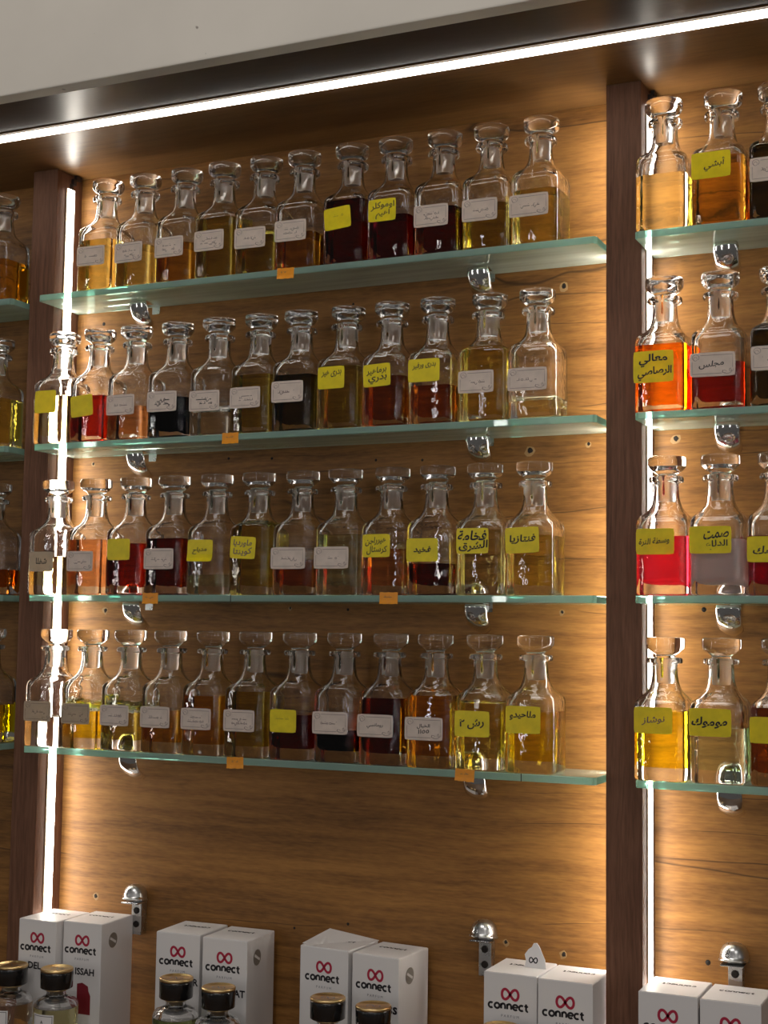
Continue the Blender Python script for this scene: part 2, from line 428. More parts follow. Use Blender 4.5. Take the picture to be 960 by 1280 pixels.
for x, z, r, ch in HOLES:
    bm = bmesh.new(); r *= .001
    c = bm.verts.new((x, -.0012, z)); ring = []
    for i in range(9):
        a = 2*math.pi*i/9; q = r*rnd.uniform(.75, 1.15)
        ring.append(bm.verts.new((x+q*math.cos(a), -.0004, z+q*math.sin(a)*1.15)))
    outer = []
    for i in range(9):
        a = 2*math.pi*i/9; q = r*(rnd.uniform(1.5, 2.4) if ch else 1.2)
        outer.append(bm.verts.new((x+q*math.cos(a)+(-.0006 if ch else 0), -.00015, z+q*math.sin(a)-(.0008 if ch else 0))))
    for i in range(9):
        j = (i+1) % 9
        bm.faces.new((ring[i], ring[j], c)).material_index = 0
        bm.faces.new((ring[j], ring[i], outer[i], outer[j])).material_index = 1 if ch else 0
    bmesh.ops.recalc_face_normals(bm, faces=bm.faces)
    obj('screw_hole', bm, ['hole', 'chip'], wall)

# ------------------------------------------------------------------ light strips
def led_vertical(xface, side, where):
    """side=+1: sits on the right face of an upright, shining right"""
    t = thing('led_strip', (xface, -.0285, (FLOORZ+SOF)/2), where, 'light strip', 'vertical light strips in the shelf bays')
    zt, zb = SOF-.022-(FLOORZ+SOF)/2, FLOORZ+.004-(FLOORZ+SOF)/2
    a, b = sorted((0, side*.0016)); obj('channel', mb((a, b, -.0088, .0088, zb, zt)), 'alu', t)
    a, b = sorted((side*.0016, side*.0030)); obj('diffuser', mb((a, b, -.0072, .0072, zb+.001, zt-.001)), 'led', t)
    bm = bmesh.new()
    pts = [(.001, 0, zt), (.0015, .003, zt+.008), (.004, .007, zt+.016), (.006, .016, zt+.0215)]
    for k in range(3):
        p, q = Vector(pts[k]), Vector(pts[k+1])
        box(bm, p.x*side-.0012, q.x*side+.0012, min(p.y, q.y)-.001, max(p.y, q.y)+.001, p.z-.0008, q.z)
    obj('cable', bm, 'cable', t)
led_vertical(0.0, 1, 'white vertical light strip inside the left edge of the middle bay')
led_vertical(BAY+PIL, 1, 'white vertical light strip beside the first bottles of the right bay')
led_vertical(BAY, -1, 'light strip hidden behind the right upright, lighting the middle bay')
t = thing('led_strip', (0, -.188, SOF), 'long white light strip running under the wooden soffit above all shelves', 'light strip')
obj('channel', mb((XL, XR, -.0105, .0105, -.0006, .0)), 'alu', t)
obj('diffuser', mb((XL, XR, -.0088, .0088, -.0022, -.0006)), 'ledtop', t)

# ------------------------------------------------------------------ glass shelves
def make_shelf(x0, x1, z, label, rounded=0, grp='green-edged glass shelves'):
    bm = bmesh.new(); y0, y1 = SH_F, -.0012
    box(bm, x0, x1, y0, y1, z-SH_T, z)
    for f in bm.faces:
        if abs(f.normal.z) < .5: f.material_index = 1
    vert = [e for e in bm.edges if abs(e.verts[0].co.z-e.verts[1].co.z) > .001 and e.verts[0].co.y < -.05]
    bmesh.ops.bevel(bm, geom=vert, offset=.0035, segments=3, affect='EDGES')
    hor = [e for e in bm.edges if len(e.link_faces) == 2 and {f.material_index for f in e.link_faces} == {0, 1}]
    bmesh.ops.bevel(bm, geom=hor, offset=.0009, segments=1, affect='EDGES')
    bm.normal_update()
    for f in bm.faces: f.material_index = 0 if abs(f.normal.z) > .95 else 1
    cx = (x0+x1)/2
    xform(bm, Matrix.Translation((-cx, 0, -z)))
    o = obj('glass_shelf', bm, ['shelf', 'edge'], loc=(cx, 0, z))
    return tag(o, label, 'shelf', grp)
for i, z in enumerate(SHZ):
    make_shelf(.0012, BAY-.0012, z, 'green-edged glass shelf, %s one in the middle bay, holding a row of decanters' % SHNAME[i])
    make_shelf(BAY+PIL+.0012, XR-.02, z, 'green-edged glass shelf, %s one in the right bay' % SHNAME[i])
    make_shelf(XL+.02, -PIL-.0012, z, 'green-edged glass shelf, %s one in the left bay at the picture edge' % SHNAME[i])

for x, z in ((.3216, SHZ[2]), (.7110, SHZ[3])):
    tk = tag(obj('ink_mark', mb((-.0005, .0005, -.0003, 0, -SH_T, 0)), 'ink', loc=(x, SH_F-.00005, z)),
             'thin dark vertical ink tick on the %s shelf edge' % ('third' if z > 0 else 'bottom'), 'mark')
# ------------------------------------------------------------------ chrome shelf brackets
def jaw(sign, name, t, mat, w=.0135, L=.045, H=.034, z0=0.0, lip=.007):
    bm = bmesh.new(); nu, nv = 14, 10; grid = []
    for i in range(nu+1):
        u = i/nu
        a = u*math.pi/2
        y = -.002 - (L-.002)*math.cos(a)**.8 if u < 1 else -.002
        z = H*math.sin(a)
        hw = w*(1.0 if u < .55 else math.sqrt(max(0.0, 1-((u-.55)/.45)**2))*.96+.04)
        hw *= .9+.1*min(1, u*6)
        row = []
        for j in range(nv+1):
            s = -1+2*j/nv
            bul = (1-s*s)*.0045
            row.append(bm.verts.new((s*hw, y-bul*math.cos(a)*.6, sign*(z+bul*math.sin(a)) + z0)))
        grid.append(row)
    # under-lip that grips the glass
    back = [bm.verts.new((v.co.x*.9, v.co.y+.02, z0)) for v in grid[0]]
    for i in range(nu):
        for j in range(nv):
            bm.faces.new((grid[i][j], grid[i][j+1], grid[i+1][j+1], grid[i+1][j])).smooth = True
    for j in range(nv): bm.faces.new((back[j], back[j+1], grid[0][j+1], grid[0][j]))
    bmesh.ops.recalc_face_normals(bm, faces=bm.faces)
    o = obj(name, bm, mat, t, smooth=False)
    md = o.modifiers.new('thickness', 'SOLIDIFY'); md.thickness = .0016; md.offset = -1
    return o
def bracket(x, z, label, empty=False):
    t = thing('shelf_bracket', (x, 0, z), label, 'bracket', 'chrome shelf brackets')
    bm = bmesh.new()
    lathe(bm, [(.0168, 0), (.0172, .0012), (.0168, .0022), (.0160, .0026), (.0158, .006), (.0148, .0115), (.0122, .0165), (.0080, .0198), (.0030, .0211)], 32)
    xform(bm, Matrix.Translation((0, -.0178, .0006)) @ Matrix.Rotation(R(-8 if empty else 0), 4, 'X'))
    obj('upper_jaw', bm, 'chromed' if empty else 'chrome', t)
    if empty:
        obj('back_plate', mb((-.008, .008, -.013, -.0002, -.046, .004), bevel=.001), 'chromed', t)
        for zz in (-.014, -.032):
            bm = bmesh.new(); lathe(bm, [(.0044, 0), (.0044, .0012), (.003, .0016)], 14)
            xform(bm, Matrix.Translation((0, -.0129, zz)) @ Matrix.Rotation(R(90), 4, 'X'))
            obj('screw_hole', bm, 'hole', t)
        obj('lower_lip', mb((-.013, .013, -.031, -.010, -.0030, -.0010), bevel=.0005), 'chrome', t)
    else:
        obj('back_plate', mb((-.006, .006, -.0011, -.0002, -.018, .004)), 'chromed', t)
        jaw(-1, 'lower_jaw', t, 'chrome', w=.0145, L=.045, H=.031, z0=-SH_T-.0006)
for i, z in enumerate(SHZ):
    nm = SHNAME[i]
    bracket(.134+.001*i, z, 'chrome bracket under the left half of the middle bay\'s %s glass shelf' % nm)
    bracket(.634, z, 'chrome bracket under the right half of the middle bay\'s %s glass shelf' % nm)
    bracket(.9365, z, 'chrome bracket under the right bay\'s %s glass shelf' % nm)
bracket(.1377, -.392, 'empty chrome bracket on the wood behind the leftmost pair of white cartons', True)
bracket(.6381, -.392, 'empty chrome bracket on the wood near the middle bay\'s right end, above cartons', True)
bracket(.9355, -.389, 'empty chrome bracket in the right bay above the white cartons', True)

# ------------------------------------------------------------------ decanters
BW = .0290
OUT = [(.0262, .0080, 0.0), (.0281, .0080, .0008), (.0290, .0080, .0030), (.0290, .0080, .020), (.0290, .0080, .050), (.0290, .0080, .0800),
       (.0287, .0085, .0835), (.0279, .0098, .0866), (.0262, .0118, .0893), (.0238, .0138, .0918), (.0214, .0150, .0943), (.0194, .0158, .0972),
       (.0177, .0162, .1005), (.0163, .0160, .1045), (.0153, .0153, .1090), (.0146, .0146, .1140), (.0141, .0141, .1200), (.0140, .0140, .1272)]
LIP = [(.0150, .0150, .1280), (.0190, .0190, .1284), (.0199, .0199, .1298), (.0200, .0200, .1325), (.0193, .0193, .1344), (.0170, .0170, .1350), (.0128, .0128, .1348), (.0118, .0118, .1335)]
INN = [(.0170, .0090, .0142), (.0215, .0090, .0150), (.0238, .0085, .0172), (.0246, .0080, .0210), (.0248, .0078, .0300), (.0248, .0078, .050), (.0248, .0078, .0780),
       (.0243, .0085, .0815), (.0232, .0098, .0848), (.0213, .0115, .0880), (.0190, .0128, .0910), (.0170, .0132, .0945), (.0150, .0134, .0985),
       (.0135, .0133, .1035), (.0125, .0125, .1090), (.0118, .0118, .1150), (.0115, .0115, .1200), (.0118, .0118, .1335)]
def cut(levels, z):
    """split a level list at height z -> (below incl. cut, above incl. cut)"""
    for k in range(len(levels)-1):
        a, b = levels[k], levels[k+1]
        if a[2] <= z <= b[2]:
            t = (z-a[2])/(b[2]-a[2]); c = tuple(a[i]+(b[i]-a[i])*t for i in range(3))
            return levels[:k+1]+[c], [c]+levels[k+1:]
STOP = [(.0090, .1055), (.0098, .1060), (.0103, .1100), (.0110, .1320), (.0108, .1365), (.0110, .1378), (.0135, .1395), (.0175, .1422), (.0205, .1452), (.0216, .1475),
        (.0218, .1500), (.0218, .1548), (.0213, .1566), (.0195, .1573), (.0090, .1577)]
STOP_M = [1, 1, 1, 0, 0, 0, 0, 0, 0, 0, 0, 0, 0, 0]
def stopper_bm():
    bm = bmesh.new(); lathe(bm, STOP, 36, mi=STOP_M); return bm
_b = stopper_bm(); STOP_ME = bpy.data.meshes.new('stopper'); _b.normal_update(); _b.to_mesh(STOP_ME); _b.free()
STOP_ME.materials.append(MAT['glass']); STOP_ME.materials.append(MAT['frost'])

# liquid tint per wall crossing
C = dict(gold=(.94, .88, .50), pale=(.99, .96, .74), clear=(.985, .975, .93), amber=(.90, .68, .24), olive=(.82, .76, .34), brown=(.74, .42, .15),
         orange=(1.0, .52, .04), red=(.62, .13, .05), darkred=(.46, .11, .05), wine=(.48, .06, .12), magenta=(.80, .06, .25), yellow=(1.0, .90, .12),
         dark=(.36, .34, .16), inkblue=(.03, .04, .09), tan=(.95, .70, .48), milky=(.86, .80, .80), pink=(.88, .12, .18), teal=(.90, .96, .86), greenish=(.55, .60, .34), greygreen=(.55, .62, .50))
DESC = dict(gold='golden', pale='pale yellow', clear='nearly clear', amber='amber', olive='olive', brown='brown', orange='bright orange', red='red',
            darkred='dark red', wine='wine red', magenta='magenta', yellow='bright yellow', dark='dark olive', inkblue='blue-black', tan='tan', milky='milky white',
            pink='crimson', teal='colourless')
ORD = ['leftmost', 'second', 'third', 'fourth', 'fifth', 'sixth', 'seventh', 'eighth', 'ninth', 'tenth', 'eleventh', 'twelfth']

def border_bm(w, h):
    """printed frame with a curl top left and a flourish bottom right"""
    bm = bmesh.new(); a, b = w/2-.0028, h/2-.0032; t = .00042
    ribbon(bm, [(-a+.009, b), (a, b), (a, -b+.006)], t)
    ribbon(bm, [(-a, b-.007), (-a, -b), (a-.012, -b)], t)
    ribbon(bm, arc(-a+.004, b-.002, .0038, .0032, -60, 250), t*.9)
    ribbon(bm, arc(-a+.0035, b-.0035, .0020, .0022, 0, 330), t*.8)
    ribbon(bm, arc(a-.006, -b+.002, .0050, .0028, 150, 420), t*.9)
    ribbon(bm, arc(a-.0015, -b+.0032, .0022, .0018, 90, 400), t*.8)
    ribbon(bm, arc(a-.009, -b+.0015, .0024, .0014, 0, 300), t*.8)
    return bm
def scribble_bm(width, h, seed, n=1, wgt=.0006):
    """small illegible pen writing: joined waves, tall strokes and dots"""
    rn = random.Random(seed); bm = bmesh.new()
    for li in range(n):
        zc = (n-1)*h*.6-li*h*1.2; x = width/2*rn.uniform(.75, 1)
        xend = -width/2*rn.uniform(.7, 1)
        while x > xend:
            k = rn.choice('wwwtlbd'); ww = rn.uniform(.0018, .0034)
            if k == 'w': ribbon(bm, [(x-ww*i/8, zc+h*.22*abs(math.sin(i/8*math.pi*2))) for i in range(9)], wgt)
            elif k == 't': ribbon(bm, [(x, zc), (x-.0004, zc+h*.75), (x-.0008, zc+.0003), (x-ww, zc)], wgt)
            elif k == 'l': ribbon(bm, arc(x-ww/2, zc, ww/2, h*.45, 0, -180, 8), wgt)
            elif k == 'b': ribbon(bm, arc(x-ww/2, zc+h*.18, ww*.45, h*.24, -90, 270, 10), wgt)
            if rn.random() < .45: ribbon(bm, [(x-ww*.35, zc+h*.62), (x-ww*.6, zc+h*.66)], wgt*1.2)
            x -= ww*(1.0 if rn.random() < .8 else 1.5)
    return bm
nb = 0
def decanter(x, zs, liq, level, lab, label, group, first_rot=0.0):
    """lab: None or dict(kind, w, h, x, z, rot, text, curl)"""
    global nb; nb += 1; rn = random.Random(nb*7+1)
    t = thing('decanter', (x, -.0643+rn.uniform(-.0006, .0008), zs+.0001), label, 'bottle', group, rz=R(rn.uniform(-1.6, 1.6)))
    below, above = cut(INN, level)
    bm = bmesh.new()
    loft(bm, OUT+LIP, cap0=True)
    loft(bm, above, flip=True)
    body = obj('glass_body', bm, 'glass', t)
    bm = bmesh.new(); loft(bm, below, cap0=True)
    lv = below[-1]; f = bm.faces.new([bm.verts.new((px, py, lv[2])) for px, py in rsq(lv[0], lv[1])]); f.material_index = 1
    bmesh.ops.remove_doubles(bm, verts=bm.verts, dist=1e-6)
    lq = obj('liquid', bm, [liquid_mat(C[liq], {'milky': .75, 'pink': .25}.get(liq, 0)), 'surface'], t)
    st = bpy.data.objects.new('stopper', STOP_ME); COL.objects.link(st); st.parent = t
    st.rotation_euler = (R(rn.uniform(-.6, .6)), R(rn.uniform(-.6, .6)), R(rn.uniform(0, 90)))
    if lab:
        k = lab['kind']; W, H = lab.get('w', .045 if k != 'yellow' else .037), lab.get('h', .027 if k != 'yellow' else .028)
        th = .00022; y0 = -BW-.00012
        P = Matrix.Translation((lab.get('x', -.0045 if k != 'yellow' else -.006), y0, lab['z'])) @ Matrix.Rotation(R(-lab.get('rot', 0)), 4, 'Y')
        bm = bmesh.new()
        nx = 8; curl = lab.get('curl', 0)
        # thin sheet, corners slightly rounded, bottom edge may curl away from the glass
        def off(u, v): return -curl*max(0, -v-.2)**2*(1.0) if curl else 0
        nu, nv = 8, 6; fr, bk = [], []
        for a in range(nu+1):
            for b in range(nv+1):
                u = -1+2*a/nu; v = -1+2*b/nv
                cc = .0014 if (abs(u) == 1 and abs(v) == 1) else 0
                px = u*W/2-math.copysign(cc, u)*.5; pz = v*H/2-math.copysign(cc, v)*.5
                fr.append(bm.verts.new((px, -th+off(u, v), pz))); bk.append(bm.verts.new((px, off(u, v), pz)))
        ix = lambda a, b: a*(nv+1)+b
        for a in range(nu):
            for b in range(nv):
                bm.faces.new((fr[ix(a, b)], fr[ix(a+1, b)], fr[ix(a+1, b+1)], fr[ix(a, b+1)]))
                bm.faces.new((bk[ix(a, b)], bk[ix(a, b+1)], bk[ix(a+1, b+1)], bk[ix(a+1, b)]))
        for a in range(nu):
            for b, s in ((0, 1), (nv, -1)):
                q = (fr[ix(a, b)], bk[ix(a, b)], bk[ix(a+1, b)], fr[ix(a+1, b)]); bm.faces.new(q if s > 0 else q[::-1])
        for b in range(nv):
            for a, s in ((0, -1), (nu, 1)):
                q = (fr[ix(a, b)], bk[ix(a, b)], bk[ix(a, b+1)], fr[ix(a, b+1)]); bm.faces.new(q if s > 0 else q[::-1])
        xform(bm, P)
        lo = obj('paper_label', bm, k, t)
        Q = P @ Matrix.Translation((0, -th-.00012, 0))
        if k in ('white', 'beige') and lab.get('border', 1):
            obj('printed_border', xform(border_bm(W, H), Q), 'faint', lo)
        tx = lab.get('text')
        if tx:
            b2 = text_bm(tx, W*lab.get('tw', .74), H*(.34 if len(tx) == 1 else .78)*lab.get('ts', 1), bold=lab.get('bold', .018), slant=.15, wob=.05, seed=nb)
            D = Matrix.Translation((lab.get('tx', 0), 0, lab.get('tz', 0))) @ Matrix.Rotation(R(lab.get('tr', -3)), 4, 'Y')
            obj('lettering', xform(b2, Q @ D), lab.get('ink', 'ink'), lo)
        elif lab.get('scrib', 1) and k != 'yellow':
            b2 = scribble_bm(W*lab.get('sw', .52), .0044, nb*13, lab.get('n', 1), lab.get('wgt', .00055))
            obj('lettering', xform(b2, Q @ Matrix.Translation((.001, 0, -.0015))), lab.get('ink', 'faint'), lo)
        elif lab.get('scrib', 0):
            b2 = scribble_bm(W*.6, .004, nb*13, 1, .0005)
            obj('lettering', xform(b2, Q @ Matrix.Translation((0, 0, .002))), 'faintyellow', lo)
    return t
def W_(z=.046, **k): return dict(kind='white', z=z, **k)
def Y_(z, *text, **k): return dict(kind='yellow', z=z, text=list(text) or None, **k)

ROWS = {
 0: [(.0919, 'gold', .070, W_(.047)), (.1541, 'gold', .055, W_(.046, n=2)), (.2184, 'amber', .052, W_(.047, n=2)), (.2804, 'olive', .080, W_(.049, n=2)),
     (.3414, 'olive', .050, W_(.046)), (.4012, 'amber', .047, W_(.049, n=2, ink='ink', wgt=.0004)), (.4700, 'darkred', .082, Y_(.058, rot=5, scrib=1)),
     (.5315, 'wine', .055, Y_(.061, 'اوموكلر', 'اهيم', tw=.86)), (.5952, 'darkred', .058, W_(.047, n=2)), (.6585, 'olive', .055, W_(.047, ink='faint')),
     (.7210, 'gold', .066, W_(.046, w=.049, ink='ink', wgt=.0005))],
 1: [(.0261, 'pale', .066, Y_(.058, w=.035, h=.031)), (.0870, 'red', .063, Y_(.049, rot=5, w=.036, h=.029)), (.1487, 'tan', .045, W_(.047, n=1)),
     (.2130, 'inkblue', .054, W_(.048, n=2, ink='ink', wgt=.0010)), (.2790, 'clear', .030, W_(.045, n=2, ink='ink', wgt=.0008)), (.3404, 'olive', .076, W_(.046, n=2)),
     (.4014, 'dark', .072, W_(.050, n=1, wgt=.0008)), (.4650, 'olive', .078, Y_(.064, 'بدرى هير', tz=.005)),
     (.5280, 'brown', .062, Y_(.063, 'برماهير', 'بدري', rot=2)), (.5898, 'brown', .047, Y_(.065, 'بدرى ورفير', tz=.006, w=.041)),
     (.6555, 'gold', .089, W_(.047, n=1)), (.7194, 'pale', .021, W_(.046, n=1, w=.048))],
 2: [(.0265, 'pale', .052, dict(kind='beige', z=.045, border=0, w=.040, text=['شفلا'], tw=.45, tz=.001)), (.0905, 'tan', .074, W_(.045, w=.042)),
     (.1540, 'red', .068, Y_(.060, w=.035)), (.2155, 'darkred', .074, W_(.047)), (.2804, 'teal', .026, Y_(.057, 'مدباح', curl=.004, rot=-1, w=.038)),
     (.3440, 'olive', .088, Y_(.060, 'ماورديا', 'كوينتا', rot=-3, ink='faint')), (.4064, 'brown', .044, W_(.046, w=.048)), (.4680, 'teal', .075, W_(.046, w=.048)),
     (.5300, 'tan', .056, Y_(.060, 'هيرراجن', 'كرستال')), (.5908, 'darkred', .038, Y_(.054, 'فخيد', bold=.035, w=.041)),
     (.6543, 'pale', .077, Y_(.064, 'فخامة', 'الشرق', w=.040, h=.030, tw=.9, ts=1.1, bold=.028)), (.7160, 'gold', .070, Y_(.064, 'فنتازيا', w=.041, h=.030, rot=2, tw=.8, ts=1.15, bold=.026, tz=.001))],
 3: [(.0285, 'clear', .040, dict(kind='beige', z=.047, n=1, w=.045)), (.0908, 'yellow', .050, dict(kind='beige', z=.046, n=1, w=.045)), (.1535, 'olive', .050, W_(.046)), (.2168, 'amber', .055, W_(.046)),
     (.2790, 'amber', .075, W_(.046, n=2)), (.3415, 'olive', .082, W_(.046, n=2)), (.4060, 'darkred', .056, Y_(.048, w=.037, scrib=1)),
     (.4690, 'inkblue', .040, W_(.048, w=.048)), (.5310, 'darkred', .080, W_(.047, w=.048, text=['رومانسي'], tw=.5, ts=.7)), (.5930, 'amber', .084, W_(.046, w=.048, text=['الخيال', '٥٥١١'], ts=.55, tw=.4)),
     (.6555, 'gold', .078, Y_(.054, 'رش ٢', w=.043, h=.030, tw=.72, ts=1.2, bold=.024)), (.7180, 'yellow', .070, Y_(.061, 'ملاحيدو', w=.042, h=.031, tz=.005, tw=.75, bold=.03))],
}
RIGHT = {
 0: [(.8722, 'pale', .065, None), (.9372, 'amber', .077, Y_(.067, 'أبشي', w=.044, h=.030, ts=1.3, tx=.004)), (1.0, 'dark', .085, W_(.055))],
 1: [(.8711, 'orange', .077, Y_(.051, 'معالي', 'الرصاصي', w=.046, h=.036, ts=1.05, tw=.85, bold=.03)), (.9346, 'red', .052, W_(.049, w=.050, text=['مجلس'], tw=.55)), (.9994, 'dark', .088, W_(.052))],
 2: [(.8723, 'pink', .066, Y_(.060, 'وسطة النرة', w=.043, h=.029, tw=.8)), (.9330, 'milky', .062, Y_(.061, 'صمت', 'الدلاع', w=.046, h=.030, tw=.6, tx=.006)), (.9960, 'magenta', .065, Y_(.050, 'مسك', w=.045))],
 3: [(.8700, 'yellow', .076, Y_(.066, 'نوشاز', w=.043, h=.029, ink='faint')), (.9325, 'teal', .060, Y_(.066, 'موموك', w=.046, h=.030, tw=.85, ts=1.3, bold=.03)), (.9970, 'brown', .083, Y_(.060, w=.045))],
}
LEFT = {0: [(-.0877, 'amber', .060, Y_(.058, w=.030, x=-.012))], 1: [(-.0889, 'gold', .070, None)], 2: [(-.0850, 'brown', .036, None)], 3: [(-.0835, 'yellow', .052, dict(kind='beige', z=.046))]}
def labdesc(l):
    if l is None: return 'no sticker'
    if l['kind'] == 'yellow': return 'handwritten yellow sticker' if l.get('text') else 'blank yellow sticker'
    return 'faint beige sticker' if l['kind'] == 'beige' else 'white printed sticker'
for r, row in ROWS.items():
    for i, (x, q, lv, l) in enumerate(row):
        o = ORD[i] + (' from left' if i else '')
        if i == len(row)-1: o = 'rightmost'
        decanter(x, SHZ[r], q, lv, l, '%s decanter, %s, %s on middle bay\'s %s shelf' % (DESC[q], labdesc(l), o, SHNAME[r]),
                 'decanters in the middle bay')
for r, row in RIGHT.items():
    for i, (x, q, lv, l) in enumerate(row):
        decanter(x, SHZ[r], q, lv, l, '%s decanter, %s, %s on right bay\'s %s shelf' % (DESC[q], labdesc(l), ORD[i], SHNAME[r]), 'decanters in the right bay')
for r, row in LEFT.items():
    for i, (x, q, lv, l) in enumerate(row):
        decanter(x, SHZ[r], q, lv, l, '%s decanter cut by the left picture edge on the left bay\'s %s shelf' % (DESC[q], SHNAME[r]), 'decanters in the left bay')

# ------------------------------------------------------------------ orange price stickers on the shelf edges
for (x, z, rot, lbl) in [(.3916, .4245, 2, 'orange price sticker on the top shelf edge'), (.3158, .2166, 0, 'orange price sticker on the second shelf edge'),
                         (.2006, .0115, 0, 'orange price sticker on the left half of the third shelf edge'), (.5418, .0124, 0, 'orange price sticker on the middle of the third shelf edge'),
                         (.3336, -.1937, -2, 'orange price sticker on the left half of the bottom shelf edge'), (.6419, -.1928, 3, 'orange price sticker on the right half of the bottom shelf edge')]:
    bm = bmesh.new(); w_, h_ = .0120, .0070
    rn = random.Random(int(x*1000)); n = 8; fr, bk = [], []
    for a in range(n+1):
        for b in range(4):
            u = -1+2*a/n; v = -1+2*b/3
            y = -.0002-.0008*max(0, -v)**2*(1+.6*math.sin(a*1.3))
            fr.append(bm.verts.new((u*w_+.0003*math.sin(b*3), y-.00025, v*h_+.0003*math.sin(a*2)))); bk.append(bm.verts.new((u*w_+.0003*math.sin(b*3), y, v*h_+.0003*math.sin(a*2))))
    for a in range(n):
        for b in range(3):
            i0 = a*4+b
            bm.faces.new((fr[i0], fr[i0+4], fr[i0+5], fr[i0+1])); bm.faces.new((bk[i0], bk[i0+1], bk[i0+5], bk[i0+4]))
    xform(bm, Matrix.Rotation(R(rot), 4, 'Y'))
    o = obj('price_sticker', bm, 'orange', loc=(x, SH_F-.0001, z)); tag(o, lbl, 'sticker', 'orange stickers on shelf edges')
    bm = scribble_bm(.011, .003, int(x*777), 1, .0004)
    obj('lettering', xform(bm, Matrix.Translation((0, -.0009, .001))), 'faint', o)

# ------------------------------------------------------------------ white perfume cartons
def infinity(bm, cx, cz, s, w):
    pts = [(cx+s*math.cos(a)/(1+math.sin(a)**2), cz+s*1.62*math.sin(a)*math.cos(a)/(1+math.sin(a)**2)) for a in [2*math.pi*i/56 for i in range(56)]]
    ribbon(bm, pts, w, closed=True)
def connect_bm(W):
    """rounded heavy wordmark: c o n n e c t with the letters touching"""
    bm = bmesh.new(); u = W/7.2; w = u*.33; r = u*.40; x = -W/2+r
    def c_(x): ribbon(bm, arc(x, 0, r, r, 50, 310, 16), w)
    def n_(x): ribbon(bm, [(x-r*.82, -r-.0*u), (x-r*.82, r)], w); ribbon(bm, arc(x, r*.1, r*.82, r*.9, 180, 0, 10)+[(x+r*.82, -r)], w)
    st = u*1.02
    c_(x); ribbon(bm, arc(x+st, 0, r, r, 0, 360, 20)[:-1], w, closed=True)
    n_(x+2*st); n_(x+3*st)
    ribbon(bm, [(x+4*st-r*.9, 0), (x+4*st+r, 0)], w*.8); ribbon(bm, arc(x+4*st, 0, r, r, 0, 315, 18), w)
    c_(x+5*st)
    tx = x+5.75*st
    ribbon(bm, [(tx, r*1.75), (tx, -r*.4)]+arc(tx+r*.6, -r*.4, r*.6, r*.6, 180, 290, 8), w); ribbon(bm, [(tx-r*.75, r*.85), (tx+r*.85, r*.85)], w*.8)
    return bm
